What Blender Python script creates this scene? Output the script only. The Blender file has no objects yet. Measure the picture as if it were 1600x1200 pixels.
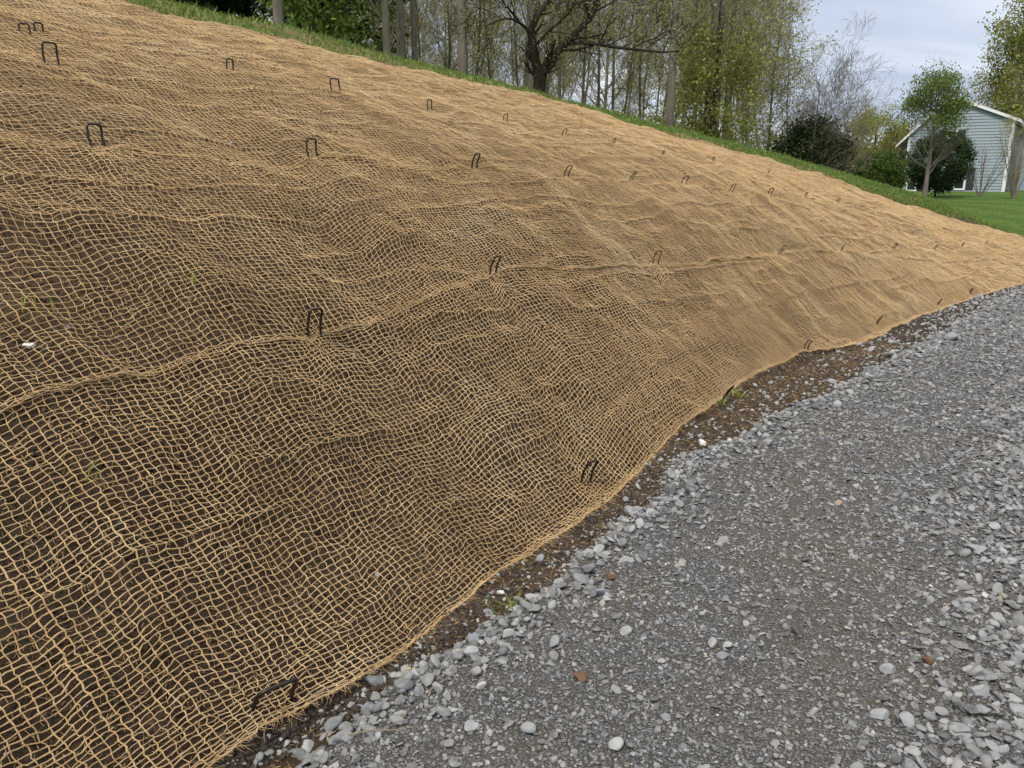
import bpy, math, random
import numpy as np
SC = bpy.context.scene
COL = SC.collection
R = math.radians

# ------------------------------------------------------------------ camera, sky, sun, exposure
F = 1200.0; V0 = 280.0; H = 1.3
PITCH = math.atan((600 - V0) / F)
sp, cp = math.sin(PITCH), math.cos(PITCH)
cam = bpy.data.cameras.new('camera'); camo = bpy.data.objects.new('camera', cam); COL.objects.link(camo)
cam.sensor_width = 36; cam.lens = 27; cam.clip_start = 0.05; cam.clip_end = 3000
camo.location = (0, 0, H); camo.rotation_euler = (math.pi / 2 - PITCH, 0, 0)
SC.camera = camo
SUN_EL, SUN_AZ = 52, 215          # azimuth measured clockwise from +Y
world = bpy.data.worlds.new('World'); SC.world = world; world.use_nodes = True
nt = world.node_tree; nt.nodes.clear()
def wn(t, **k):
    n = nt.nodes.new(t)
    for a_, v_ in k.items(): setattr(n, a_, v_)
    return n
sky = wn('ShaderNodeTexSky', sky_type='NISHITA', sun_disc=False)
sky.sun_elevation = R(SUN_EL); sky.sun_rotation = R(SUN_AZ); sky.air_density = 1.0; sky.dust_density = 2.0
tc = wn('ShaderNodeTexCoord')
sep = wn('ShaderNodeSeparateXYZ'); nt.links.new(tc.outputs['Generated'], sep.inputs[0])
# flatten the direction so the clouds form a layer that foreshortens towards the horizon
zm = wn('ShaderNodeMath', operation='MAXIMUM'); nt.links.new(sep.outputs['Z'], zm.inputs[0]); zm.inputs[1].default_value = 0.0
za = wn('ShaderNodeMath', operation='ADD'); nt.links.new(zm.outputs[0], za.inputs[0]); za.inputs[1].default_value = 0.22
dv = []
for ax in 'XY':
    d_ = wn('ShaderNodeMath', operation='DIVIDE'); nt.links.new(sep.outputs[ax], d_.inputs[0]); nt.links.new(za.outputs[0], d_.inputs[1]); dv.append(d_)
cmb = wn('ShaderNodeCombineXYZ'); nt.links.new(dv[0].outputs[0], cmb.inputs[0]); nt.links.new(dv[1].outputs[0], cmb.inputs[1])
mp = wn('ShaderNodeMapping'); nt.links.new(cmb.outputs[0], mp.inputs[0]); mp.inputs['Rotation'].default_value = (0, 0, R(25)); mp.inputs['Scale'].default_value = (0.75, 1.5, 1); mp.inputs['Location'].default_value = (2.2, 0.9, 0)
nz = wn('ShaderNodeTexNoise'); nt.links.new(mp.outputs[0], nz.inputs['Vector'])
nz.inputs['Scale'].default_value = 1.15; nz.inputs['Detail'].default_value = 5; nz.inputs['Roughness'].default_value = 0.5; nz.inputs['Distortion'].default_value = 0.35
cr = wn('ShaderNodeValToRGB'); nt.links.new(nz.outputs['Fac'], cr.inputs[0])
e = cr.color_ramp.elements
e[0].position = 0.34; e[0].color = (4.5, 5.2, 6.7, 1)
e[1].position = 0.66; e[1].color = (9.0, 9.4, 9.9, 1)
m_ = cr.color_ramp.elements.new(0.5); m_.color = (6.0, 6.7, 8.0, 1)
mx = wn('ShaderNodeMix', data_type='RGBA'); mx.inputs['Factor'].default_value = 0.9
nt.links.new(sky.outputs[0], mx.inputs['A']); nt.links.new(cr.outputs[0], mx.inputs['B'])
zr_ = wn('ShaderNodeMapRange', interpolation_type='SMOOTHSTEP'); nt.links.new(sep.outputs['Z'], zr_.inputs[0]); zr_.inputs[1].default_value = 0.3; zr_.inputs[2].default_value = 0.85
mx2 = wn('ShaderNodeMix', data_type='RGBA'); nt.links.new(zr_.outputs[0], mx2.inputs['Factor']); nt.links.new(mx.outputs['Result'], mx2.inputs['A']); mx2.inputs['B'].default_value = (14.5, 13.6, 12.2, 1)   # the thinner, brighter cloud overhead
mx = mx2
bg = wn('ShaderNodeBackground'); bg.inputs['Strength'].default_value = 0.1
nt.links.new(mx2.outputs['Result'], bg.inputs[0])
wo = wn('ShaderNodeOutputWorld'); nt.links.new(bg.outputs[0], wo.inputs[0])
sl_ = bpy.data.lights.new('sun', 'SUN'); sl_.energy = 2.2; sl_.angle = R(10); sl_.color = (1, 0.96, 0.9)
so = bpy.data.objects.new('sun', sl_); COL.objects.link(so)
so.rotation_euler = (R(90 - SUN_EL), 0, R(180 - SUN_AZ))
SC.view_settings.view_transform = 'Standard'; SC.view_settings.look = 'None'
SC.view_settings.gamma = 1; SC.view_settings.use_curve_mapping = False
SC.view_settings.exposure = 0.2
SC.cycles.max_bounces = 6; SC.cycles.diffuse_bounces = 3; SC.cycles.transparent_max_bounces = 8

# ------------------------------------------------------------------ numpy noise
def _h(ix, iy, s):
    n = (ix.astype(np.int64) * 374761393 + iy.astype(np.int64) * 668265263 + s * 974711) & 0xffffffff
    n = ((n ^ (n >> 13)) * 1274126177) & 0xffffffff
    n = ((n ^ (n >> 16)) * 2246822519) & 0xffffffff
    return ((n ^ (n >> 15)) & 0xffff) / 32767.5 - 1.0
def vn(x, y, s=0):
    x = np.asarray(x, float); y = np.asarray(y, float)
    ix = np.floor(x); iy = np.floor(y); fx = x - ix; fy = y - iy
    fx = fx * fx * fx * (fx * (fx * 6 - 15) + 10); fy = fy * fy * fy * (fy * (fy * 6 - 15) + 10)
    a = _h(ix, iy, s); b = _h(ix + 1, iy, s); c = _h(ix, iy + 1, s); d = _h(ix + 1, iy + 1, s)
    return (a * (1 - fx) + b * fx) * (1 - fy) + (c * (1 - fx) + d * fx) * fy
def fbm(x, y, s=0, o=3, g=0.5):
    r = 0; am = 1.0; t = 0
    for i in range(o):
        r = r + am * vn(x * (2 ** i) + 17.3 * i, y * (2 ** i) - 9.1 * i, s + i * 7); t += am; am *= g
    return r / t
def sstep(t): t = np.clip(t, 0, 1); return t * t * (3 - 2 * t)

# ------------------------------------------------------------------ the lie of the land
def ray(u, v):
    cx = (np.asarray(u, float) - 800) / F; cy = -(np.asarray(v, float) - 600) / F
    return np.stack([cx, cp + cy * sp, -sp + cy * cp], -1)
def proj(x, y, z):
    z = z - H; d = y * cp - z * sp; up = y * sp + z * cp
    return 800 + F * x / d, 600 - F * up / d, d
ys = np.arange(-14, 130, .01)
sl = np.clip(.0797 * ys + .4066, .30, 1.45)
dsx = sl.copy(); xs = np.cumsum(dsx) * .01
i0 = int(np.argmin(abs(ys - 3.))); xs = xs - xs[i0] + (.0399 * 9 + .4066 * 3 - 1.24)
A = np.cumsum(np.hypot(sl, 1) * .01); A -= A[int(np.argmin(abs(ys - 1.47)))]
T = np.stack([sl, np.ones_like(sl)], -1); T /= np.linalg.norm(T, axis=1)[:, None]
def edge(a):
    tx = np.interp(a, A, T[:, 0]); ty = np.interp(a, A, T[:, 1]); l = np.hypot(tx, ty)
    return np.interp(a, A, xs), np.interp(a, A, ys), tx / l, ty / l
CP = np.array([(-3000,-800),(-400,-128),(0,-46),(231,4),(325,23),(450,51),(544,77),(612,95),(700,113),(825,145),(1000,188),(1125,219),(1225,245),(1325,273),(1450,309),(1530,342),(1600,379),(1800,462),(2400,650)], float)
def Wf(a): return np.interp(a, [-12, 5, 8, 12, 16, 20, 26], [6.5, 6.5, 6.2, 5, 4, 3.2, 2.5])
def zr(a): return -np.clip(a - 13, 0, 12) ** 2 * .012
HA = np.arange(1., 25., .5); HC = []
for a in HA:
    x, y, tx, ty = edge(a); W = Wf(a); hs = np.linspace(-3, 6, 4000)
    u, v, d = proj(x - ty * W, y + tx * W, hs)
    HC.append(hs[int(np.argmin(abs(v - np.interp(u, CP[:, 0], CP[:, 1]))))])
HC = np.array(HC); k_ = np.ones(5) / 5; HC[2:-2] = np.convolve(HC, k_, 'valid')
HA = np.append(HA, [26, 200]); HC = np.append(HC, [-1.45, -1.45])
_t = np.linspace(0, 1, 201); _g = np.interp(_t, [0, .115, .23, .35, .55, .75, 1], [0, .235, .437, .565, .74, .875, 1])
_gp = np.concatenate([-_g[1:16][::-1], _g, 2 - _g[-16:-1][::-1]]); _g2 = np.convolve(_gp, np.ones(31) / 31, 'valid'); _g2 = _g2 - _g2[0]; _g2 /= _g2[-1]
def gf(t): return np.interp(t, np.linspace(0, 1, len(_g2)), _g2)
def Zb(a, b, x, y):
    a = np.asarray(a, float); r = zr(a); W = Wf(a); Hc = np.interp(a, HA, HC)
    kk = sstep((a - 6) / 6.); tt_ = np.clip(b / W, 0, 1)   # the shoulder of the bank flattens out to the right
    z = r + (Hc - r) * (gf(b / W) * (1 - kk) + kk * tt_ ** (1 + 1.3 * sstep((a - 11) / 6.)))
    D = np.hypot(x, y); az = np.arctan2(x, np.maximum(y, .1))
    k = sstep((az - .05) / .42)
    zfar = 2.6 * (1 - k) + (-.35 + .0165 * (np.clip(D, 15, 90) - 15)) * k
    return np.where(b > W, Hc + (zfar - Hc) * sstep((b - W) / 12.), z)
def lump(x, y, b, a):
    m = sstep((b + .05) / .3) * np.clip(1 - (b - Wf(a) + .8) / 1.0, 0.25, 1)
    z = (.05 * fbm(x / 1.1, y / 1.1, 3, 2) + .034 * fbm(x / .38, y / .38, 5, 3) + .008 * fbm(x / .07, y / .07, 8, 2)) * m
    ms = sstep((b + .6) / .3) * (1 - m)
    return z + (.012 * fbm(x / .16, y / .16, 21, 3) + .008) * ms + .006 * fbm(x / .5, y / .5, 31, 2)
def S(a, b):
    x, y, tx, ty = edge(a); X = x - ty * b; Y = y + tx * b
    return X, Y, Zb(a, b, X, Y) + lump(X, Y, b, a)
sx, sy, sA, sT = xs[::2], ys[::2], A[::2], T[::2]
def inv(px, py):
    k = int(np.argmin((sx - px) ** 2 + (sy - py) ** 2))
    return sA[k], -(px - sx[k]) * sT[k, 1] + (py - sy[k]) * sT[k, 0]
def zat(px, py):
    a, b = inv(px, py); return float(Zb(a, b, px, py) + lump(px, py, b, a))
def hit(u, v):
    r = ray(u, v); t = 1.0
    while t < 45:
        p = r * t
        a, b = inv(p[0], p[1])
        if p[2] + H < Zb(a, b, p[0], p[1]) + lump(p[0], p[1], b, a): break
        t += .01
    return float(p[0]), float(p[1]), float(p[2] + H), t, float(a), float(b)
EP = [(370,1200),(540,1090),(640,1015),(700,960),(770,905),(830,870),(960,780),(1010,725),(1060,680),(1120,635),(1180,600),(1245,568),(1300,550),(1350,537),(1400,515),(1450,492),(1500,475),(1600,445)]
GE = [(395,1212),(520,1135),(600,1072),(690,1032),(740,1000),(850,935),(900,875),(1000,800),(1060,720),(1150,682),(1240,640),(1300,615),(1340,590),(1420,545),(1490,510),(1540,480),(1600,452)]
def px_ab(L):
    o = []
    for u, v in L:
        r = ray(u, v); t = -H / r[2]; o.append(inv(r[0] * t, r[1] * t))
    o = np.array(sorted(o)); return o[:, 0], o[:, 1]
EA, EB = px_ab(EP); GA, GB = px_ab(GE)
def blo(a): return np.interp(a, EA, EB) + .012 * fbm(a / .35, a * 0, 91, 2)
def bgr(a): return np.interp(a, GA, GB) + .05 * fbm(np.asarray(a) / .25, np.asarray(a) * 0 + 3, 93, 3)
NT = [(-60,-52),(60,-22),(200,9),(231,14),(319,33),(362,47),(431,60),(544,92),(606,107),(700,128),(800,157),(1000,199),(1125,231),(1225,258),(1350,291),(1470,331),(1540,360),(1600,391)]
na, nb = [], []
for u, v in NT:
    h_ = hit(u, v); na.append(h_[4]); nb.append(min(h_[5], Wf(h_[4]) - .25))
o_ = np.argsort(na); na = np.array(na)[o_]; nb = np.array(nb)[o_]
NA = np.arange(-4, 30, .25); gap_ = Wf(na) - nb                      # grass margin left above the net, smoothed along the bank
kw_ = np.exp(-((NA[:, None] - na[None]) / .9) ** 2) + 1e-9; GAPS = (kw_ * np.minimum(gap_, np.interp(na, [6, 9], [2.6, 1.6]))[None]).sum(1) / kw_.sum(1)
print('net top gap', np.round(gap_, 2), np.round(na, 1))
def btop(a): return Wf(a) - np.maximum(np.interp(a, NA, GAPS), .3) * np.interp(a, [16, 19], [1, .8]) + .04 * fbm(np.asarray(a) / .6, np.asarray(a) * 0, 95, 2)

# ------------------------------------------------------------------ mesh and material helpers
def mesh_np(name, V, Fc, smooth=True):
    V = np.asarray(V, np.float32).reshape(-1, 3); Fc = np.asarray(Fc, np.int32); n = Fc.shape[1]
    me = bpy.data.meshes.new(name); me.vertices.add(len(V)); me.vertices.foreach_set('co', V.ravel())
    me.loops.add(Fc.size); me.loops.foreach_set('vertex_index', Fc.ravel())
    me.polygons.add(len(Fc)); me.polygons.foreach_set('loop_start', np.arange(0, Fc.size, n, dtype=np.int32))
    me.polygons.foreach_set('loop_total', np.full(len(Fc), n, np.int32))
    me.polygons.foreach_set('use_smooth', np.full(len(Fc), smooth, bool))
    me.update(calc_edges=True); return me
def obj(name, me, mat, parent=None, **props):
    o = bpy.data.objects.new(name, me); COL.objects.link(o)
    if mat is not None and me is not None and not me.materials:
        me.materials.append(mat)
    if parent is not None: o.parent = parent
    for k, v in props.items(): o[k] = v
    return o
def grid_faces(n, m, closed=False):
    i = np.arange(n - 1)[:, None]; mm = m if closed else m - 1; j = np.arange(mm)[None, :]; j2 = (j + 1) % m
    return np.stack([i * m + j, (i + 1) * m + j, (i + 1) * m + j2, i * m + j2], -1).reshape(-1, 4)
def tubes(P, rad, sides=4, N=None):
    """P (n,m,3) paths; returns verts, quads"""
    P = np.asarray(P, float); n, m, _ = P.shape
    rad = np.broadcast_to(np.asarray(rad, float), (n, m)) if np.ndim(rad) < 2 or np.shape(rad) != (n, m) else rad
    Tn = np.gradient(P, axis=1); Tn /= np.linalg.norm(Tn, axis=2)[..., None] + 1e-9
    if N is None:
        d = P[:, -1] - P[:, 0]; ref = np.where((abs(d[:, 2:3]) > .7 * np.linalg.norm(d, axis=1)[:, None]), np.array([[1., 0.1, 0]]), np.array([[0., 0.1, 1.]]))
        N = np.broadcast_to(ref[:, None, :], P.shape)
    B = np.cross(Tn, N); B /= np.linalg.norm(B, axis=2)[..., None] + 1e-9
    N2 = np.cross(B, Tn)
    th = np.arange(sides) * 2 * math.pi / sides
    V = P[:, :, None, :] + rad[:, :, None, None] * (np.cos(th)[:, None] * N2[:, :, None, :] + np.sin(th)[:, None] * B[:, :, None, :])
    f = grid_faces(m, sides, True)
    Q = (f[None] + (np.arange(n) * m * sides)[:, None, None]).reshape(-1, 4)
    return V.reshape(-1, 3), Q
def merge(parts):
    Vs, Fs, o = [], [], 0
    for V, Q in parts:
        Vs.append(V); Fs.append(Q + o); o += len(V)
    return np.concatenate(Vs), np.concatenate(Fs)
def box(x0, x1, y0, y1, z0, z1):
    V = np.array([(x, y, z) for x in (x0, x1) for y in (y0, y1) for z in (z0, z1)], float)
    Q = np.array([(0, 1, 3, 2), (4, 6, 7, 5), (0, 4, 5, 1), (2, 3, 7, 6), (0, 2, 6, 4), (1, 5, 7, 3)])
    return V, Q
class NM:
    def __init__(s, name, rough=.9, spec=.3):
        s.m = bpy.data.materials.new(name); s.m.use_nodes = True; s.t = s.m.node_tree; s.b = s.t.nodes['Principled BSDF']
        s.b.inputs['Roughness'].default_value = rough; s.b.inputs['Specular IOR Level'].default_value = spec
        s.co = s.n('ShaderNodeTexCoord').outputs['Object']
    def n(s, t, **k):
        x = s.t.nodes.new(t)
        for a_, v_ in k.items(): setattr(x, a_, v_)
        return x
    def l(s, a_, b_): s.t.links.new(a_, b_)
    def noise(s, scale, detail=3, rough=.5, co=None, dist=0, sc=None):
        x = s.n('ShaderNodeTexNoise'); x.inputs['Scale'].default_value = scale; x.inputs['Detail'].default_value = detail; x.inputs['Roughness'].default_value = rough; x.inputs['Distortion'].default_value = dist
        c = co or s.co
        if sc:
            mpp = s.n('ShaderNodeMapping'); s.l(c, mpp.inputs[0]); mpp.inputs['Scale'].default_value = sc; c = mpp.outputs[0]
        s.l(c, x.inputs['Vector']); return x.outputs['Fac']
    def voro(s, scale, out='Distance', rnd=1):
        x = s.n('ShaderNodeTexVoronoi'); x.inputs['Scale'].default_value = scale; x.inputs['Randomness'].default_value = rnd; s.l(s.co, x.inputs['Vector']); return x.outputs[out]
    def ramp(s, fac, stops):
        x = s.n('ShaderNodeValToRGB'); s.l(fac, x.inputs[0]); el = x.color_ramp.elements
        el[0].position = stops[0][0]; el[0].color = (*stops[0][1], 1); el[1].position = stops[-1][0]; el[1].color = (*stops[-1][1], 1)
        for p, c in stops[1:-1]: q = el.new(p); q.color = (*c, 1)
        return x.outputs[0]
    def mix(s, f, a_, b_, mode='MIX'):
        x = s.n('ShaderNodeMix', data_type='RGBA', blend_type=mode)
        if isinstance(f, (int, float)): x.inputs['Factor'].default_value = f
        else: s.l(f, x.inputs['Factor'])
        for nm, q in (('A', a_), ('B', b_)):
            if isinstance(q, tuple): x.inputs[nm].default_value = (*q, 1)
            else: s.l(q, x.inputs[nm])
        return x.outputs['Result']
    def math(s, op, a_, b_=None):
        x = s.n('ShaderNodeMath', operation=op)
        for i, q in enumerate((a_, b_)):
            if q is None: continue
            if isinstance(q, (int, float)): x.inputs[i].default_value = q
            else: s.l(q, x.inputs[i])
        return x.outputs[0]
    def col(s, c):
        if isinstance(c, tuple): s.b.inputs['Base Color'].default_value = (*c, 1)
        else: s.l(c, s.b.inputs['Base Color'])
        return s
    def bump(s, h, dist=.01, st=1.0):
        x = s.n('ShaderNodeBump'); x.inputs['Distance'].default_value = dist; x.inputs['Strength'].default_value = st
        s.l(h, x.inputs['Height']); s.l(x.outputs[0], s.b.inputs['Normal']); return s
    def island(s): return s.n('ShaderNodeNewGeometry').outputs['Random Per Island']
# --- materials
q = NM('soil', .95, .15)
c1 = q.ramp(q.noise(3, 5, .6), [(.3, (.026, .019, .014)), (.55, (.055, .039, .027)), (.8, (.115, .082, .055))])
c2 = q.mix(q.ramp(q.noise(45, 4, .7), [(.35, (0, 0, 0)), (.7, (1, 1, 1))]), c1, (.085, .06, .04))
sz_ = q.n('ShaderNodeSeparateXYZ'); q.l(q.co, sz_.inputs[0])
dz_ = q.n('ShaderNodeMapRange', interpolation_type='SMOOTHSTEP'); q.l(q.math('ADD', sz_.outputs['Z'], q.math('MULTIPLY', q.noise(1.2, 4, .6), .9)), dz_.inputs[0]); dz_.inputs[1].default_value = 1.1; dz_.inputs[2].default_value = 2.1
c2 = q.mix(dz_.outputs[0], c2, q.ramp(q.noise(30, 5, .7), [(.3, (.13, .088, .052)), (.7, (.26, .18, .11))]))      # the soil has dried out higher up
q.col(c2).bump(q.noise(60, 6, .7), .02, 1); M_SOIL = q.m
q = NM('wet_soil', .62, .45)
c1 = q.ramp(q.noise(6, 5, .6), [(.3, (.028, .021, .016)), (.55, (.055, .04, .03)), (.8, (.10, .074, .054))])
q.col(c1).bump(q.noise(55, 6, .7), .012, 1); M_CLOD = q.m
q = NM('jute', .95, .1)
c1 = q.ramp(q.noise(7, 3, .6), [(.3, (.285, .198, .104)), (.5, (.375, .266, .147)), (.72, (.46, .345, .205))])
c2 = q.mix(q.ramp(q.noise(260, 3, .7), [(.3, (0, 0, 0)), (.75, (1, 1, 1))]), c1, (.58, .41, .22))
c2 = q.mix(q.ramp(q.noise(2.6, 5, .7), [(.48, (0, 0, 0)), (.78, (.75, .75, .75))]), c2, (.25, .16, .085))
c2 = q.mix(q.ramp(q.noise(1.7, 4, .6, dist=.5), [(.5, (0, 0, 0)), (.8, (.5, .5, .5))]), c2, (.62, .50, .33))
c3 = q.mix(q.ramp(q.noise(30, 3, .6), [(.55, (0, 0, 0)), (.8, (.6, .6, .6))]), c2, (.28, .16, .075))
q.col(c3).bump(q.noise(900, 2, .6), .001, .8); M_JUTE = q.m
q = NM('straw', .9, .15); q.col(q.ramp(q.island(), [(0, (.09, .055, .03)), (.5, (.24, .155, .075)), (1, (.48, .35, .19))])); M_STRAW = q.m
q = NM('crushed_gravel_bed', .85, .3)
v1 = q.voro(150); v2 = q.voro(150, 'Color'); v3 = q.voro(38); v4 = q.voro(260)
g1 = q.ramp(v2, [(0, (.09, .091, .092)), (.5, (.16, .162, .163)), (.85, (.24, .243, .245)), (1, (.4, .4, .4))])
g2 = q.mix(q.ramp(v1, [(.2, (0, 0, 0)), (.62, (1, 1, 1))]), g1, (.055, .054, .052))
g3 = q.mix(q.ramp(q.noise(1.3, 4, .6), [(.45, (0, 0, 0)), (.75, (.5, .5, .5))]), g2, (.11, .09, .065))
hh = q.math('ADD', q.math('MULTIPLY', v1, -1.), q.math('MULTIPLY', v4, -.35))
q.col(g3).bump(hh, .007, 1); M_BED = q.m
def stone_mat(name, stops, warm=.12):
    q = NM(name, .82, .35); isl = q.island()
    c = q.ramp(isl, stops)
    c = q.mix(q.ramp(q.noise(70, 4, .6), [(.35, (0, 0, 0)), (.75, (.55, .55, .55))]), c, (.29, .298, .305))
    c = q.mix(q.ramp(q.noise(18, 3, .6), [(.5, (0, 0, 0)), (.8, (.5, .5, .5))]), c, (.09, .085, .08))
    q.col(c).bump(q.noise(160, 4, .65), .003, .7); return q.m
M_STONE = stone_mat('blue_grey_stone', [(0, (.065, .067, .07)), (.4, (.13, .134, .14)), (.75, (.20, .208, .218)), (.94, (.30, .306, .31)), (.985, (.2, .165, .115)), (1, (.5, .5, .5))])
M_PALE = stone_mat('pale_grey_stone', [(0, (.14, .146, .152)), (.5, (.235, .245, .253)), (.93, (.34, .35, .357)), (.97, (.26, .215, .155)), (1, (.45, .45, .45))])
M_RIM = stone_mat('rim_stone', [(0, (.07, .075, .082)), (.4, (.14, .15, .162)), (.8, (.23, .243, .258)), (1, (.34, .352, .365))])
def plain_stone(name, c, c2):
    q = NM(name, .85, .3); q.col(q.ramp(q.noise(35, 4, .6), [(.3, c), (.75, c2)])).bump(q.noise(120, 5, .65), .003, .7); return q.m
M_ST = {'white': plain_stone('white_stone', (.5, .5, .5), (.68, .68, .68)), 'grey': plain_stone('grey_stone', (.2, .21, .225), (.34, .355, .37)),
        'blue': plain_stone('slate_stone', (.14, .16, .19), (.25, .275, .31)), 'brown': plain_stone('brown_stone', (.09, .05, .03), (.19, .115, .065)),
        'tan': plain_stone('tan_stone', (.25, .2, .14), (.4, .35, .27)), 'dark': plain_stone('dark_stone', (.05, .052, .056), (.1, .105, .11))}
q = NM('grass_ground', .95, .1)
n1 = q.noise(.9, 4, .6)
c1 = q.ramp(n1, [(.3, (.045, .085, .02)), (.6, (.075, .14, .028)), (.8, (.11, .17, .04))])
c2 = q.mix(q.ramp(q.noise(25, 4, .7), [(.35, (0, 0, 0)), (.7, (.8, .8, .8))]), c1, (.055, .095, .022))
wv = q.n('ShaderNodeTexWave', wave_type='BANDS', bands_direction='DIAGONAL'); q.l(q.co, wv.inputs[0]); wv.inputs['Scale'].default_value = .13; wv.inputs['Distortion'].default_value = 1.2; wv.inputs['Detail'].default_value = 1
c3 = q.mix(q.ramp(wv.outputs['Fac'], [(.35, (0, 0, 0)), (.65, (.4, .4, .4))]), c2, (.10, .19, .035))
q.col(c3).bump(q.noise(60, 5, .7), .03, 1); M_LAWN = q.m
def leafmat(name, stops, tr=.35, rough=.6):
    q = NM(name, rough, .25); c = q.ramp(q.island(), stops); q.col(c)
    t_ = q.n('ShaderNodeBsdfTranslucent'); q.l(c, t_.inputs[0]); ms = q.n('ShaderNodeMixShader'); ms.inputs[0].default_value = tr
    q.l(q.b.outputs[0], ms.inputs[1]); q.l(t_.outputs[0], ms.inputs[2]); q.l(ms.outputs[0], q.t.nodes['Material Output'].inputs[0]); return q.m
M_GRASS = leafmat('grass_blade', [(0, (.07, .14, .025)), (.5, (.13, .22, .04)), (.8, (.22, .29, .07)), (1, (.42, .36, .18))])
M_WEED = leafmat('weed_leaf', [(0, (.14, .22, .03)), (.6, (.26, .32, .06)), (1, (.42, .36, .14))])
M_BUD = leafmat('spring_leaf', [(0, (.22, .23, .06)), (.5, (.34, .34, .10)), (1, (.48, .45, .17))])
M_LEAF = leafmat('green_leaf', [(0, (.06, .105, .02)), (.5, (.12, .18, .035)), (1, (.23, .28, .06))])
M_PINE = leafmat('evergreen_leaf', [(0, (.012, .026, .007)), (.5, (.024, .048, .012)), (1, (.05, .085, .02))], .15)
M_OLIVE = leafmat('olive_leaf', [(0, (.12, .14, .03)), (.5, (.21, .23, .05)), (1, (.40, .39, .12))])
M_BOX = leafmat('hedge_leaf', [(0, (.02, .045, .007)), (.5, (.05, .09, .012)), (1, (.11, .16, .028))], .2)
def bark(name, a_, b_):
    q = NM(name, .95, .1); q.col(q.ramp(q.noise(9, 5, .65, sc=(1, 1, .18)), [(.3, a_), (.7, b_)])).bump(q.noise(22, 4, .7, sc=(1, 1, .15)), .02, 1); return q.m
M_BARK = bark('grey_bark', (.10, .088, .068), (.23, .205, .165))
M_BARKD = bark('dark_bark', (.022, .018, .015), (.06, .05, .04))
M_BARKL = bark('pale_bark', (.13, .12, .095), (.26, .24, .2))
M_TWIG = bark('twig_bark', (.15, .13, .095), (.28, .25, .19))
q = NM('staple_steel', .42, .5); q.b.inputs['Metallic'].default_value = .75
rr = q.ramp(q.noise(90, 4, .6), [(.5, (.035, .034, .033)), (.68, (.08, .04, .02))]); q.col(rr).bump(q.noise(300, 3), .0008, .5); M_STEEL = q.m
def paint(name, c, rough=.6):
    q = NM(name, rough, .3); q.col(q.mix(q.ramp(q.noise(1.2, 4, .6), [(.35, (0, 0, 0)), (.8, (.35, .35, .35))]), c, tuple(x * .8 for x in c))); return q.m
M_SIDING = paint('blue_grey_siding', (.29, .345, .39)); M_WHITE = paint('white_trim', (.78, .79, .8)); M_SHUT = paint('dark_shutter', (.035, .04, .05)); M_ROOF = paint('grey_shingle', (.13, .13, .135), .9)
q = NM('window_glass', .08, .6); q.col((.03, .035, .04)); M_GLASS = q.m
rng = np.random.default_rng(7)

# ------------------------------------------------------------------ ground sheets
def sheet(name, av, bv, zoff, mat, label_kind='structure', zfun=None, cull=None):
    Aa, Bb = np.meshgrid(av, bv, indexing='ij')
    if zfun: Bb = zfun(Aa, Bb)
    X, Y, Zz = S(Aa, Bb)
    return obj(name, mesh_np(name, np.stack([X, Y, Zz + zoff], -1), grid_faces(len(av), len(bv))), mat, kind=label_kind)
AV = np.concatenate([np.arange(-6, -2, .2), np.arange(-2, 5, .022), np.arange(5, 12, .05), np.arange(12, 26.1, .15)])
tv = np.concatenate([np.arange(-.75, 2.6, .024), np.linspace(2.6, 6.6, 90)])
def clampW(Aa, Bb): return np.where(Bb > 2.6, 2.6 + (Bb - 2.6) / 4.0 * (Wf(Aa) + .15 - 2.6), Bb)
sheet('soil_bank', AV, tv, 0, M_SOIL, zfun=clampW)
AR = np.concatenate([np.arange(-6, -1.5, .2), np.arange(-1.5, 6, .04), np.arange(6, 14, .1), np.arange(14, 60, .8)])
def roadb(Aa, Bb): return np.minimum(bgr(Aa) + .03, -.02) - Bb
RB = np.concatenate([np.arange(0, 3, .03), np.arange(3, 9, .2)])
Aa, Bb = np.meshgrid(AR, RB, indexing='ij'); Bq = roadb(Aa, Bb)
X, Y, Zz = S(Aa, Bq)
def road_h(x, y, b): return .016 * sstep(-b / .2) + .010 * fbm(x / .35, y / .35, 41, 3) + .004 * fbm(x / .06, y / .06, 43, 2)
taper = sstep((Bb) / .12)
Zroad = Zz + .004 + taper * (.010 + road_h(X, Y, Bq)) - (1 - taper) * .02
obj('gravel_road', mesh_np('gravel_road', np.stack([X, Y, Zroad], -1), grid_faces(len(AR), len(RB))), M_BED, kind='structure')
def road_z(x, y, a, b):
    d = np.minimum(bgr(a) + .03, -.02) - b; t = sstep(d / .12)
    _, _, z = S(a, b)
    return z + .004 + t * (.010 + road_h(x, y, b)) - (1 - t) * .02
AL = np.concatenate([np.arange(-10, 26, .25), np.arange(26, 120, 2.)])
BL = np.concatenate([np.linspace(-.02, 3, 40), np.geomspace(3.2, 160, 60)])
sheet('lawn', AL, BL, .006, M_LAWN, zfun=lambda Aa, Bb: Wf(Aa) - .45 + Bb)
g_ = 1200.; fa = 2 * math.pi * np.arange(96) / 96; rr_ = np.array([0, 3, 8, 20, 50, 120, 300, 900, 2400.])
GX = rr_[:, None] * np.cos(fa); GY = rr_[:, None] * np.sin(fa)
gz = -2.4 + 0 * GX
obj('ground', mesh_np('ground', np.stack([GX, GY, gz], -1), grid_faces(len(rr_), 96, True)), M_LAWN, kind='structure')

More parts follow.
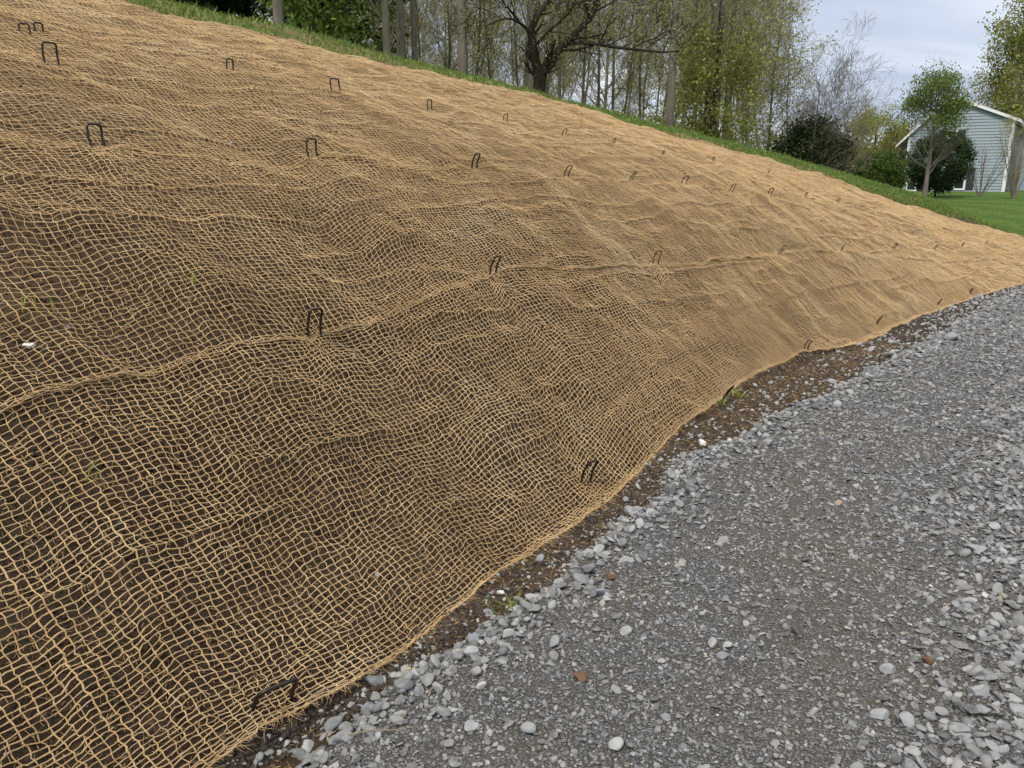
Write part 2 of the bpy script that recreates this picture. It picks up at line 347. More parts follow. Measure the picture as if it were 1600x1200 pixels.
# ------------------------------------------------------------------ staples (placed first: the net is pulled in around them)
ROWS = {
 1: [(425,1108,50),(915,755,36),(1130,628,26),(1259,547,14),(1370,508,15),(1465,478,10),(1515,460,8)],
 2: [(492,530,42),(770,430,27),(1024,415,20),(1217,400,17),(1314,394,13),(1395,392,11),(1459,392,8),(1503,387,6),(1540,384,5)],
 3: [(155,234,32),(490,250,27),(741,266,22),(884,279,18),(985,285,16),(1068,290,13),(1142,301,12),(1202,306,10),(1257,311,8),(1308,318,7)],
 4: [(82,103,28),(360,112,14),(525,143,15),(672,174,14),(790,192,10),(881,213,9),(958,226,8),(1036,243,5),(1114,253,5),(1200,273,5)],
 5: [(40,54,11),(62,52,10)]}
ordn = ['first', 'second', 'third', 'fourth', 'fifth', 'sixth', 'seventh', 'eighth', 'ninth', 'tenth']
rowname = {1: 'bottom row along the gravel edge', 2: 'second row up from the gravel', 3: 'third row up from the gravel', 4: 'fourth row up the bank', 5: 'top left corner'}
SPECIAL = {(1, 0): 'bent black wire staple lying low in the net at the near bottom corner',
 (1, 1): 'black wire staple in a torn net hole beside the soil strip, mid hem',
 (1, 2): 'dark wire staple leaning right on the hem beside a green weed',
 (2, 0): 'tallest black wire staple standing upright on the lower seam, rounded top',
 (2, 1): 'black wire staple at the peak where the lower seam bends, near the picture centre',
 (3, 0): 'wide upright black wire staple at the far left of the middle seam',
 (4, 0): 'black wire staple highest at the left, on the crease near the top corner',
 (5, 0): 'small wire staple at the very top left corner, left one of two',
 (5, 1): 'small wire staple at the very top left corner, right one of two'}
stap = []; rs = np.random.default_rng(3)
def staple_mesh(w, L, r, dn=.06, bend=0.0):
    c = min(w * .24, L * .35); pts = [(-w / 2, -dn), (-w / 2, 0)] + [(-w / 2, (L - c) * t) for t in (.5, 1)]
    pts += [(-w / 2 + c * (1 - math.cos(t)), L - c + c * math.sin(t)) for t in (R(22), R(45), R(68), R(90))]
    pts += [(w / 2 - c * (1 - math.cos(t)), L - c + c * math.sin(t)) for t in (R(90), R(68), R(45), R(22))]
    pts += [(w / 2, (L - c) * t) for t in (1, .5)] + [(w / 2, 0), (w / 2, -dn)]
    P = np.array([(x, bend * math.sin(z * 40) * .3, z) for x, z in pts])[None]
    return tubes(P, r, 8, N=np.broadcast_to(np.array([0, 1., 0]), P.shape))
for rw, L in ROWS.items():
    for i, (u, v, hp) in enumerate(L):
        x, y, z, d, a, b = hit(u, v)
        _, _, tx, ty = edge(a)
        Lm = hp * d / F * 1.0 + .010; near = (rw == 1 and i == 0)
        w = .10 if near else .056 * (1 + .12 * rs.standard_normal()) * (1 if d < 6 else 1.0)
        if rw > 3: w = min(w, Lm * 1.0)
        rad = .0055 if near else (.0047 if d < 5 else .0037 if d < 8 else .0042)
        V, Q = staple_mesh(w, Lm, rad, bend=.02)
        lean = float(np.interp(u, [0, 600, 1000], [.02, .1, .42])) + .08 * rs.standard_normal()
        if near: lean = .55
        ax = np.array([ty * lean + tx * .06 * rs.standard_normal(), -tx * lean, 1.]); ax /= np.linalg.norm(ax)
        wv_ = np.array([tx, ty, 0]); ang = .2 * rs.standard_normal()
        if near: ang = -.35
        wv_ = np.array([wv_[0] * math.cos(ang) - wv_[1] * math.sin(ang), wv_[0] * math.sin(ang) + wv_[1] * math.cos(ang), 0])
        wv_ -= ax * (wv_ @ ax); wv_ /= np.linalg.norm(wv_); yv = np.cross(ax, wv_)
        o = obj('ground_staple', mesh_np('ground_staple', V @ np.stack([wv_, yv, ax]), Q), M_STEEL,
                label=SPECIAL.get((rw, i), 'thin black wire staple, %s from the left in the %s' % (ordn[i], rowname[rw])),
                category='ground staple', group='wire staples pinning the erosion net')
        o.location = (x, y, z + .006); stap.append((x, y, a, b, rw, d))

# ------------------------------------------------------------------ the jute nets
def seam(rw):
    q_ = sorted([(s[2], s[3]) for s in stap if s[4] == rw]); aa_ = [p[0] for p in q_]; bb_ = [p[1] for p in q_]
    def f(a):
        a = np.asarray(a, float); base = np.interp(a, [aa_[0] - 2.5] + aa_ + [aa_[-1] + 10], [bb_[0] - .12] + bb_ + [bb_[-1] * .7])
        sag = np.zeros_like(a)
        for p, q2 in zip(aa_[:-1], aa_[1:]):
            t = np.clip((a - p) / (q2 - p), 0, 1); sag = sag - .035 * 4 * t * (1 - t)
        return base + sag + .008 * fbm(a / .3, a * 0, 60 + rw, 2)
    return f
S2, S3 = seam(2), seam(3)
sA_ = np.array([(s[0], s[1], s[2]) for s in stap])
CA, CB = .0265, .0185
def net(name, fa_, fb_, a0, a1, mean_w, pts, sides, seed, lift, label, slope=1.25, hem=(1, 1)):
    rg = np.random.default_rng(seed)
    nj = int(mean_w * slope / CB / (1 if pts > 1 else 1.25)) + 8; ni = int((a1 - a0) / CA)
    warpa = lambda x: x - .10 * np.exp(-((x + 1.2) / 1.3) ** 2) * (x + 1.2) * -1.2
    av = np.linspace(a0, a1, ni * pts + 1)           # fine samples along a
    qv_i = np.arange(nj + 1)                          # thread index up-slope
    # density: hems are bunched
    dens = np.ones(nj)
    for k in range(5 if fa_ is blo else 3):
        if hem[0]: dens[k] = (.12 + .12 * k) if fa_ is blo else .3 + .15 * k
        if hem[1]: dens[-1 - k] = .6 + .1 * k
    tq = np.concatenate([[0], np.cumsum(dens)]); tq /= tq[-1]
    def pos(a, t):
        lo, hi = fa_(a), fb_(a); b = lo + (hi - lo) * t
        x, y, tx, ty = edge(a); X0 = x - ty * b; Y0 = y + tx * b
        em = np.minimum(1, np.minimum(t, 1 - t) * 6) if True else 1
        wa = .042 * fbm(X0 / .7, Y0 / .7, seed + 1, 2) + .005 * vn(X0 / .11, Y0 / .11, seed + 2)
        wb = .055 * fbm(a / .85, b / .30, seed + 3, 2) + .005 * vn(X0 / .10, Y0 / .10, seed + 4)
        wl = np.minimum(1, abs(hi - lo) / 1.0)
        a2 = a + wa * wl; b2 = b + wb * em * wl
        lf = np.zeros_like(b2)
        for (sx_, sy_, sa_, sb_, rw_, d_) in stap:
            if d_ > 9 or rw_ > 4: continue
            da = a2 - sa_; db = b2 - sb_; m = (abs(da) < .35) & (abs(db) < .35)
            if not m.any(): continue
            r2 = da ** 2 + db ** 2; k = .42 * np.exp(-r2 / .018)
            if rw_ == 1: k = k * .6
            a2 = a2 - da * k * m; b2 = b2 - db * k * m
            lf = lf - np.exp(-r2 / .006) * m
        X, Y, Zz = S(a2, b2)
        # creases: ridges of slack net standing off the soil
        n1 = fbm(a2 / .95 + .3 * b2, b2 / .17, seed + 11, 2); rid = np.clip(1 - abs(n1) * 3.2, 0, 1) ** 2
        n2 = fbm(X / .28, Y / .28, seed + 13, 3)
        hgt = .006 + lift * (.017 * rid + .030 * np.clip(n2, 0, 1)) + .005 * np.exp(-((1 - t) / .03) ** 2) + .003 * np.exp(-(t / .02) ** 2)
        hgt = np.maximum(.004, hgt * (1 + np.clip(lf, -1, 0) * .8))
        # lift along the slope normal (roughly)
        x_, y_, tx_, ty_ = edge(a2)
        return X + ty_ * hgt * .45, Y - tx_ * hgt * .45, Zz + hgt * .85, tx_, ty_
    parts = []
    depth_r = lambda Y: np.interp(Y, [2, 4, 7, 10], [.0015, .0018, .0023, .0027])
    # threads along the bank
    Ag, Tg = np.meshgrid(av, tq, indexing='ij'); Ag = Ag.T; Tg = Tg.T     # (nj+1, m)
    jit_n = rg.normal(0, 1, (nj + 1, ni + 1, 3)) * .0019
    def nodej(full_n, full_m, arr):                                       # upsample node jitter along axis 1
        idx = np.linspace(0, arr.shape[1] - 1, full_m); i0_ = np.floor(idx).astype(int); i1_ = np.minimum(i0_ + 1, arr.shape[1] - 1); f_ = (idx - i0_)[None, :, None]
        return arr[:, i0_] * (1 - f_) + arr[:, i1_] * f_
    X, Y, Zz, tx_, ty_ = pos(Ag, Tg); P = np.stack([X, Y, Zz], -1) + nodej(0, len(av), jit_n)
    if pts > 1: P[:, 1::2] += rg.normal(0, .0016, P[:, 1::2].shape)
    N = np.stack([ty_ * .45, -tx_ * .45, np.full_like(tx_, .9)], -1)
    rad = depth_r(Y) * (1 + .18 * rg.standard_normal(P.shape[:2])) * (1 + .15 * rg.standard_normal((P.shape[0], 1)))
    rad[:, ::pts] *= 1.25 if pts > 1 else 1.05
    parts.append(tubes(P, np.maximum(rad, .0008), sides, N)); along = P
    # threads up the bank
    ai = np.linspace(a0, a1, ni + 1)
    tf = np.interp(np.linspace(0, nj, nj * pts + 1), qv_i, tq)
    Ag, Tg = np.meshgrid(ai, tf, indexing='ij')
    X, Y, Zz, tx_, ty_ = pos(Ag, Tg); P = np.stack([X, Y, Zz], -1) + nodej(0, len(tf), jit_n.transpose(1, 0, 2))
    if pts > 1: P[:, 1::2] += rg.normal(0, .0016, P[:, 1::2].shape)
    P[..., 2] += .0012
    N = np.stack([ty_ * .45, -tx_ * .45, np.full_like(tx_, .9)], -1)
    rad = depth_r(Y) * (1 + .18 * rg.standard_normal(P.shape[:2])) * (1 + .15 * rg.standard_normal((P.shape[0], 1)))
    parts.append(tubes(P, np.maximum(rad, .001), sides, N))
    # stray fibres standing off the threads
    fl = along.reshape(-1, 3); fl = fl[(fl[:, 1] < 4.6)]; n = min(len(fl), int(len(fl) * .30)); s0 = fl[rg.choice(len(fl), n, replace=False)]
    if n:
        dr = rg.normal(0, 1, (n, 3)); dr[:, 2] = abs(dr[:, 2]) * .7; dr /= np.linalg.norm(dr, axis=1)[:, None]; ln = rg.uniform(.004, .016, n)[:, None]
        cv = rg.normal(0, .3, (n, 3)); tt = np.array([0, .5, 1.])[None, :, None]
        Pf = s0[:, None] + dr[:, None] * ln[:, None] * tt + cv[:, None] * ln[:, None] * tt ** 2
        parts.append(tubes(Pf, np.broadcast_to(np.array([.0004, .0004, .0002]), (n, 3)), 3))
    if fa_ is blo:                                     # frayed fibres hanging from the bottom hem
        hm = along[:3].reshape(-1, 3); hm = hm[hm[:, 1] < 8]; n = 2400; s0 = hm[rg.choice(len(hm), n)]
        dr = rg.normal(0, 1, (n, 3)); dr[:, 0] += .9; dr[:, 1] -= .6; dr[:, 2] = -abs(dr[:, 2]) * .25; dr /= np.linalg.norm(dr, axis=1)[:, None]
        ln = rg.uniform(.008, .035, n)[:, None]; cv = rg.normal(0, .35, (n, 3)); cv[:, 2] *= .2; tt = np.array([0, .35, .7, 1.])[None, :, None]
        parts.append(tubes(s0[:, None] + dr[:, None] * ln[:, None] * tt + cv[:, None] * ln[:, None] * tt ** 2, np.broadcast_to(np.array([.0007, .0006, .0005, .0003]), (n, 4)), 3))
    V, Q = merge(parts)
    return obj(name, mesh_np(name, V, Q), M_JUTE, label=label, category='erosion net', group='jute nets pinned over the bank')
net('erosion_net', blo, lambda a: S2(a) + .012, -1.9, 22, .85, 2, 4, 100, 1.0, 'golden brown jute net strip lowest on the bank, its hem beside the gravel', 1.35)
net('erosion_net', S2, lambda a: S3(a) + .012, -2.3, 22, .82, 2, 4, 200, 1.0, 'brown jute net strip across the middle of the bank between the two staple seams', 1.3)
net('erosion_net', S3, btop, -2.5, 23, 3.9, 1, 3, 300, .9, 'widest tan jute net strip, from the upper seam to the grass at the crest', 1.1)

# ------------------------------------------------------------------ straw and roots lying on the soil under the net
n = 70000; a_ = rng.uniform(-1.8, 6, n) ** 1; b_ = rng.uniform(-.35, 3.0, n); X, Y, Zz = S(a_, b_)
Lh = rng.uniform(.004, .028, n); th = rng.uniform(0, 6.28, n); d3 = np.stack([np.cos(th), np.sin(th), rng.normal(0, .25, n)], -1); cvv = rng.normal(0, .25, (n, 3))
tt = np.linspace(-.5, .5, 4)[None, :, None]; P = np.stack([X, Y, Zz + .004], -1)[:, None] + (d3 * Lh[:, None])[:, None] * tt + (cvv * Lh[:, None])[:, None] * tt ** 2 * 2
# follow the slope
eps = .02; _, _, tx_, ty_ = edge(a_); slp = (S(a_, b_ + eps)[2] - Zz) / eps; P[..., 2] += ((P[..., 0] - X[:, None]) * -ty_[:, None] + (P[..., 1] - Y[:, None]) * tx_[:, None]) * slp[:, None]
V, Q = tubes(P, np.broadcast_to(rng.uniform(.0006, .0016, n)[:, None], (n, 4)), 3)
obj('loose_straw', mesh_np('loose_straw', V, Q), M_STRAW, kind='stuff', label='dry straw and root fibres scattered on the dark soil', category='straw')

# ------------------------------------------------------------------ stones
def ico(sub):
    p = (1 + 5 ** .5) / 2
    V = [(-1,p,0),(1,p,0),(-1,-p,0),(1,-p,0),(0,-1,p),(0,1,p),(0,-1,-p),(0,1,-p),(p,0,-1),(p,0,1),(-p,0,-1),(-p,0,1)]
    Fc = [(0,11,5),(0,5,1),(0,1,7),(0,7,10),(0,10,11),(1,5,9),(5,11,4),(11,10,2),(10,7,6),(7,1,8),(3,9,4),(3,4,2),(3,2,6),(3,6,8),(3,8,9),(4,9,5),(2,4,11),(6,2,10),(8,6,7),(9,8,1)]
    V = [np.array(v) / np.linalg.norm(v) for v in V]
    for _ in range(sub):
        c = {}; N_ = []
        def mid(i, j):
            k = (min(i, j), max(i, j))
            if k not in c: m = V[i] + V[j]; V.append(m / np.linalg.norm(m)); c[k] = len(V) - 1
            return c[k]
        for i, j, k in Fc:
            x, y, z = mid(i, j), mid(j, k), mid(k, i); N_ += [(i, x, z), (j, y, x), (k, z, y), (x, y, z)]
        Fc = N_
    return np.array(V), np.array(Fc)
def rock_shape(sub, rg, cuts, rnd=0.0):
    V, Fc = ico(sub); V = V.copy()
    for _ in range(cuts):                              # chop with random planes: angular crushed stone
        n_ = rg.normal(0, 1, 3); n_ /= np.linalg.norm(n_); d_ = rg.uniform(.5, .8)
        s_ = V @ n_; ov = np.maximum(s_ - d_, 0); V -= ov[:, None] * n_
    V *= 1 + rnd * rg.normal(0, 1, (len(V), 1)); return V, Fc
def scatter(name, shapes, X, Y, Zz, size, flat, mat, label, seed, sink=.25, smooth=False):
    rg = np.random.default_rng(seed); n = len(X); Vs, Fs, off = [], [], 0
    pick = rg.integers(0, len(shapes), n)
    for k, (V0, F0) in enumerate(shapes):
        m = np.where(pick == k)[0]
        if not len(m): continue
        c = len(m); th = rg.uniform(0, 6.283, c); st = np.stack([rg.uniform(.8, 1.25, c), rg.uniform(.6, 1., c), rg.uniform(flat[0], flat[1], c)], -1) * size[m][:, None]
        t1 = rg.normal(0, .28, c); t2 = rg.normal(0, .28, c)
        V = V0[None] * st[:, None]
        V[..., 2] += V[..., 0] * t1[:, None] + V[..., 1] * t2[:, None]
        x = V[..., 0] * np.cos(th)[:, None] - V[..., 1] * np.sin(th)[:, None]; y = V[..., 0] * np.sin(th)[:, None] + V[..., 1] * np.cos(th)[:, None]
        V = np.stack([x + X[m][:, None], y + Y[m][:, None], V[..., 2] + (Zz[m] + st[:, 2] * (1 - 2 * sink))[:, None]], -1)
        Vs.append(V.reshape(-1, 3)); Fs.append((F0[None] + (np.arange(c) * len(V0))[:, None, None]).reshape(-1, 3) + off); off += c * len(V0)
    return obj(name, mesh_np(name, np.concatenate(Vs), np.concatenate(Fs), smooth), mat, kind='stuff', label=label, category='gravel')
rgs = np.random.default_rng(11)
ANG = [rock_shape(1, rgs, 9, .02) for _ in range(10)]; RND = [rock_shape(2, rgs, 5, .01) for _ in range(8)]; CHIP = [rock_shape(0, rgs, 3, .08) for _ in range(8)]
def road_pts(n, a0, a1, d0, d1, pw, seed):
    rg = np.random.default_rng(seed); a = a0 + (a1 - a0) * rg.random(n) ** pw; d = rg.uniform(d0, d1, n); b = np.minimum(bgr(a), -.02) - d
    x, y, tx, ty = edge(a); X = x - ty * b; Y = y + tx * b; u, v, dp = proj(X, Y, zr(a))
    k = (dp > .8) & (u > -60) & (u < 1680) & (v < 1290); a, b, X, Y, d, dp = [q_[k] for q_ in (a, b, X, Y, d, dp)]
    return a, b, X, Y, road_z(X, Y, a, b), d, dp
def zone(d, X, Y):   # coarse stone windrow at the rim and beyond the wheel track, fines between
    w = fbm(X / .6, Y / .6, 71, 2) * .18
    rim = np.exp(-(np.maximum(d + w * .6, 0) / .20) ** 2); out = sstep((d + w * 1.3 - .72) / .5)
    return np.clip(rim * .9 + out, 0, 1)
# fine chips
a, b, X, Y, Zz, d, dp = road_pts(150000, -1.0, 9.5, -.02, 2.9, 1.6, 1)
keep = np.random.default_rng(2).random(len(a)) < .80; a, b, X, Y, Zz, d, dp = [q_[keep] for q_ in (a, b, X, Y, Zz, d, dp)]
s_ = np.random.default_rng(3).lognormal(math.log(.0047), .42, len(a)) * np.interp(dp, [2, 6], [1, 1.8])
scatter('gravel', CHIP, X, Y, Zz, s_, (.2, .5), M_STONE, 'fine crushed blue-grey gravel chips packed over the road', 4, .2)
# middling stones
a, b, X, Y, Zz, d, dp = road_pts(52000, -1.0, 11, -.03, 3.2, 1.5, 5)
pz = zone(d, X, Y); keep = np.random.default_rng(6).random(len(a)) < (.07 + .85 * pz); a, b, X, Y, Zz, d, dp, pz = [q_[keep] for q_ in (a, b, X, Y, Zz, d, dp, pz)]
s_ = np.random.default_rng(7).lognormal(math.log(.0095), .32, len(a)) * (.75 + .55 * pz) * np.interp(dp, [2, 8], [1, 1.35])
scatter('gravel', ANG, X, Y, Zz, s_, (.25, .6), M_STONE, 'crushed angular grey stones on the gravel road', 8, .15)
# stones farther out on the drive, past the edge of the picture
rq = np.random.default_rng(41); n = 26000; a = -2.5 + 14 * rq.random(n) ** 1.2; d = rq.uniform(2.6, 6.5, n); b = np.minimum(bgr(a), -.02) - d
x, y, tx, ty = edge(a); X = x - ty * b; Y = y + tx * b
scatter('gravel', ANG[:4], X, Y, road_z(X, Y, a, b), rq.lognormal(math.log(.012), .35, n), (.25, .6), M_STONE, 'coarse grey stones on the outer part of the drive', 42, .15)
# coarse pale rounded stones
a, b, X, Y, Zz, d, dp = road_pts(9000, -1.0, 10, 0, 3.2, 1.6, 9)
pz = zone(d, X, Y); keep = np.random.default_rng(10).random(len(a)) < (.012 + .65 * pz ** 1.4); a, b, X, Y, Zz, d, dp = [q_[keep] for q_ in (a, b, X, Y, Zz, d, dp)]
s_ = np.random.default_rng(12).lognormal(math.log(.0150), .24, len(a))
scatter('gravel', RND, X, Y, Zz, s_, (.45, .8), M_PALE, 'pale rounded stones scattered in the coarse gravel', 13, .12, True)
# the windrow of bigger loose stones thrown against the soil strip
a, b, X, Y, Zz, d, dp = road_pts(3400, -1.0, 9, -.01, .30, 1.35, 14)
keep = np.random.default_rng(15).random(len(a)) < np.exp(-(np.maximum(d, 0) / .2) ** 2) * (.45 + .5 * fbm(X / .25, Y / .25, 72, 2)); a, b, X, Y, Zz, d, dp = [q_[keep] for q_ in (a, b, X, Y, Zz, d, dp)]
scatter('gravel', RND, X, Y, Zz, np.random.default_rng(16).lognormal(math.log(.0138), .38, len(a)), (.45, .85), M_RIM, 'larger blue-grey stones heaped along the edge of the soil', 17, .12, True)
# clods and pebbles on the bare soil strip
rg = np.random.default_rng(20); n = 16000; a = -1 + 13 * rg.random(n) ** 1.5; lo = bgr(a) - .04; hi = blo(a) + .03; b = lo + (hi - lo) * rg.random(n)
X, Y, Zz = S(a, b); s_ = np.minimum(rg.lognormal(math.log(.006), .5, n), .013)
scatter('soil_clods', ANG, X, Y, Zz, s_, (.4, .8), M_CLOD, 'dark brown soil crumbs along the bare strip', 21, .35, True)['category'] = 'soil'
n = 2600; a = -1 + 13 * rg.random(n) ** 1.2; lo = bgr(a) - .02; hi = blo(a); b = lo + (hi - lo) * rg.random(n) ** 1.5
X, Y, Zz = S(a, b); s_ = rg.lognormal(math.log(.0065), .45, n) * np.interp(Y, [2, 8], [.8, 1.7])
scatter('gravel', RND, X, Y, Zz, s_, (.4, .75), M_PALE, 'pale pebbles strewn over the dark soil strip', 22, .2, True)
# soil crumbs under the net, near part
n = 60000; a = rg.uniform(-1.7, 4.5, n); b = rg.uniform(0, 2.4, n); X, Y, Zz = S(a, b); s_ = np.minimum(rg.lognormal(math.log(.004), .45, n), .012)
scatter('soil_crumbs', CHIP, X, Y, Zz, s_, (.5, .9), M_SOIL, 'dark soil crumbs under the netting', 23, .35, True)['category'] = 'soil'
n = 500; a = rg.uniform(-1.7, 5, n); b = rg.uniform(0, 2.6, n); X, Y, Zz = S(a, b)
scatter('gravel', RND, X, Y, Zz, rg.lognormal(math.log(.0045), .45, n), (.5, .8), M_PALE, 'few small pale pebbles in the soil under the net', 24, .3, True)
# single stones one can point at
STONES = [(936,866,26,'grey','largest pale rounded stone at the road rim, right of the soil strip'),
 (978,884,24,'grey','pale flat stone just right of the largest rim stone'),(46,537,20,'white','white stone lying on the net at the far left'),
 (782,924,14,'white','small white pointed stone on the dark soil beside the hem'),(740,1003,28,'blue','slate blue stone tilted at the rim below the grass tuft'),
 (700,1020,26,'blue','blue-grey round stone between two others on the soil rim'),(679,1030,24,'blue','blue-grey stone, lower left of the three on the soil rim'),
 (637,1046,24,'tan','tan speckled stone against the net hem near the bottom'),(575,1106,28,'blue','blue-grey stone beside the hem near the bottom edge'),
 (953,912,20,'brown','dark brown clod lying on the grey gravel near the rim'),(1448,1045,20,'brown','round brown stone among the pale stones at lower right'),
 (905,1073,26,'brown','rust brown clod in the foreground gravel, bottom centre'),(1309,796,14,'tan','small tan stone in the dark wheel track'),
 (1386,1056,26,'grey','rounded grey stone left of the brown one'),(1371,1130,30,'grey','big pale rounded stone in the lower right gravel'),
 (1413,1142,32,'grey','big oval pale stone beside another at lower right'),(1525,1092,34,'grey','long pale stone at lower right near the frame edge'),
 (1495,1155,32,'grey','pale stone low in the right corner'),(1590,1125,34,'grey','pale stone at the right frame edge, low corner'),
 (827,1152,28,'grey','round grey stone at bottom centre'),(737,1150,28,'grey','pale stone with tan stain at the bottom'),
 (1243,1000,22,'dark','dark angular stone in the middle of the gravel'),(1128,1040,20,'blue','blue-grey stone on brown tinted gravel'),
 (977,1000,22,'grey','flat grey stone in fine gravel left of centre'),(1558,786,20,'dark','black flat stone far right in the gravel'),
 (985,795,22,'grey','grey stone on the soil strip half way up the hem'),(762,930,14,'dark','dark wet clod poking from the soil by the hem'),
 (1098,690,16,'white','pale stone on the dark soil beside the hem, mid distance')]
for i, (u, v, w, mt, lb) in enumerate(STONES):
    x, y, z, d, a, b = hit(u, v + w * .3)
    if b < float(bgr(a)): z = float(road_z(np.array(x), np.array(y), np.array(a), np.array(b)))
    V, Fc = rock_shape(3, rgs, 7, .0); V = V + .03 * np.stack([vn(V[:, 0] * 3 + i, V[:, 1] * 3, 5), vn(V[:, 1] * 3 + i, V[:, 2] * 3, 6), vn(V[:, 2] * 3, V[:, 0] * 3 + i, 7)], -1)
    s = w * d / F / 2; st = np.array([1.05, .8, .62]) * s; V = V * st
    o = obj('stone', mesh_np('stone', V, Fc), M_ST[mt], label=lb, category='stone', group='single stones lying on the gravel and soil')
    o.location = (x, y, z + st[2] * .55); o.rotation_euler = (rgs.normal(0, .2), rgs.normal(0, .2), rgs.uniform(0, 6.28))
# twigs
for u, v, ln, ang, lb in [(600,1170,.16,.1,'thin brown twig on the gravel at the bottom edge'),(1012,938,.09,.6,'short brown twig on fine gravel right of the brown clod'),(690,1090,.10,.9,'pale dry stalk over grey stones near the hem')]:
    x, y, z, d, a, b = hit(u, v); z = float(road_z(np.array(x), np.array(y), np.array(a), np.array(b))) + .012
    P = np.array([[(-.5, 0, 0), (-.2, .04, .03), (.1, -.02, .05), (.5, .05, .02)], [(0, 0, .04), (.12, .08, .06), (.2, .16, .05), (.3, .2, .04)]]) * ln
    V, Q = tubes(P, np.array([[.0022, .002, .0016, .001], [.0013, .0012, .001, .0006]]), 6)
    o = obj('twig', mesh_np('twig', V, Q), M_TWIG, label=lb, category='twig'); o.location = (x, y, z); o.rotation_euler = (0, 0, ang)

# ------------------------------------------------------------------ grass
def blades(name, X, Y, Zz, hgt, wid, mat, seed, lean=.45, **props):
    rg = np.random.default_rng(seed); n = len(X); th = rg.uniform(0, 6.283, n); ln = rg.normal(0, lean, (n, 2)) * hgt[:, None]
    bx = np.cos(th) * wid / 2; by = np.sin(th) * wid / 2; V = np.zeros((n, 5, 3))
    V[:, 0] = np.stack([X - bx, Y - by, Zz - .01], -1); V[:, 1] = np.stack([X + bx, Y + by, Zz - .01], -1)
    mx_, my_ = X + ln[:, 0] * .35, Y + ln[:, 1] * .35
    V[:, 2] = np.stack([mx_ + bx * .8, my_ + by * .8, Zz + hgt * .6], -1); V[:, 3] = np.stack([mx_ - bx * .8, my_ - by * .8, Zz + hgt * .6], -1)
    V[:, 4] = np.stack([X + ln[:, 0], Y + ln[:, 1], Zz + hgt], -1)
    o_ = (np.arange(n) * 5)[:, None]
    Fc = np.concatenate([o_ + np.array([0, 1, 2]), o_ + np.array([0, 2, 3]), o_ + np.array([3, 2, 4])])
    return obj(name, mesh_np(name, V.reshape(-1, 3), Fc), mat, **props)
rg = np.random.default_rng(30); n = 120000; a = rg.uniform(.5, 24, n); W = Wf(a); t0 = btop(a)
b = t0 + .03 + (W + 1.4 - t0) * rg.random(n) ** 1.1; X, Y, Zz = S(a, b)
kk = (rg.random(n) < .55 + .6 * fbm(a / .8, b / .5, 77, 2) + .3 * (b > t0 + .35)); X, Y, Zz, a, b = [q_[kk] for q_ in (X, Y, Zz, a, b)]
hg = rg.lognormal(math.log(.034), .35, len(X)) * (1 + .5 * fbm(X / .7, Y / .7, 78, 2))
blades('grass', X, Y, Zz, hg, np.full(len(X), .011), M_GRASS, 31, .7, kind='stuff', label='short rough grass along the crest above the net', category='grass')
n = 150000; a = rg.uniform(14, 42, n); b = Wf(a) + 1.2 + 30 * rg.random(n) ** 1.6; X, Y, Zz = S(a, b); u, v, dp = proj(X, Y, Zz); kk = (u > 1380) & (u < 1640) & (dp < 60); X, Y, Zz = X[kk], Y[kk], Zz[kk]
blades('grass', X, Y, Zz, rg.uniform(.03, .055, len(X)), np.full(len(X), .014), M_GRASS, 32, .5, kind='stuff', label='mown green grass blades of the lawn before the house', category='grass')
def weed(u, v, n, h, wd, mat, lb, spread=.03):
    x, y, z, d, a, b = hit(u, v); rg = np.random.default_rng(int(u)); X = rg.normal(0, spread, n); Y = rg.normal(0, spread * .6, n)
    o = blades('weed', X, Y, np.zeros(n), rg.uniform(.5, 1, n) * h, np.full(n, wd), mat, int(u), .8, label=lb, category='weed'); o.location = (x, y, z + .004)
weed(805, 960, 34, .07, .004, M_WEED, 'yellow-green grass tuft growing in the soil by the hem', .025)
weed(1148, 618, 14, .05, .012, M_WEED, 'small green weed on the hem beside a leaning staple')
weed(1125, 632, 10, .05, .010, M_WEED, 'tiny green sprout at the foot of the leaning staple', .015)
weed(120, 745, 9, .05, .004, M_WEED, 'thin green sprout poking through the net at left', .03)
weed(35, 480, 8, .05, .004, M_WEED, 'faint green sprout through the net at the left frame edge', .04)
weed(290, 440, 8, .04, .004, M_WEED, 'pale green sprout under a raised fold of net', .05)
exec_trees = True

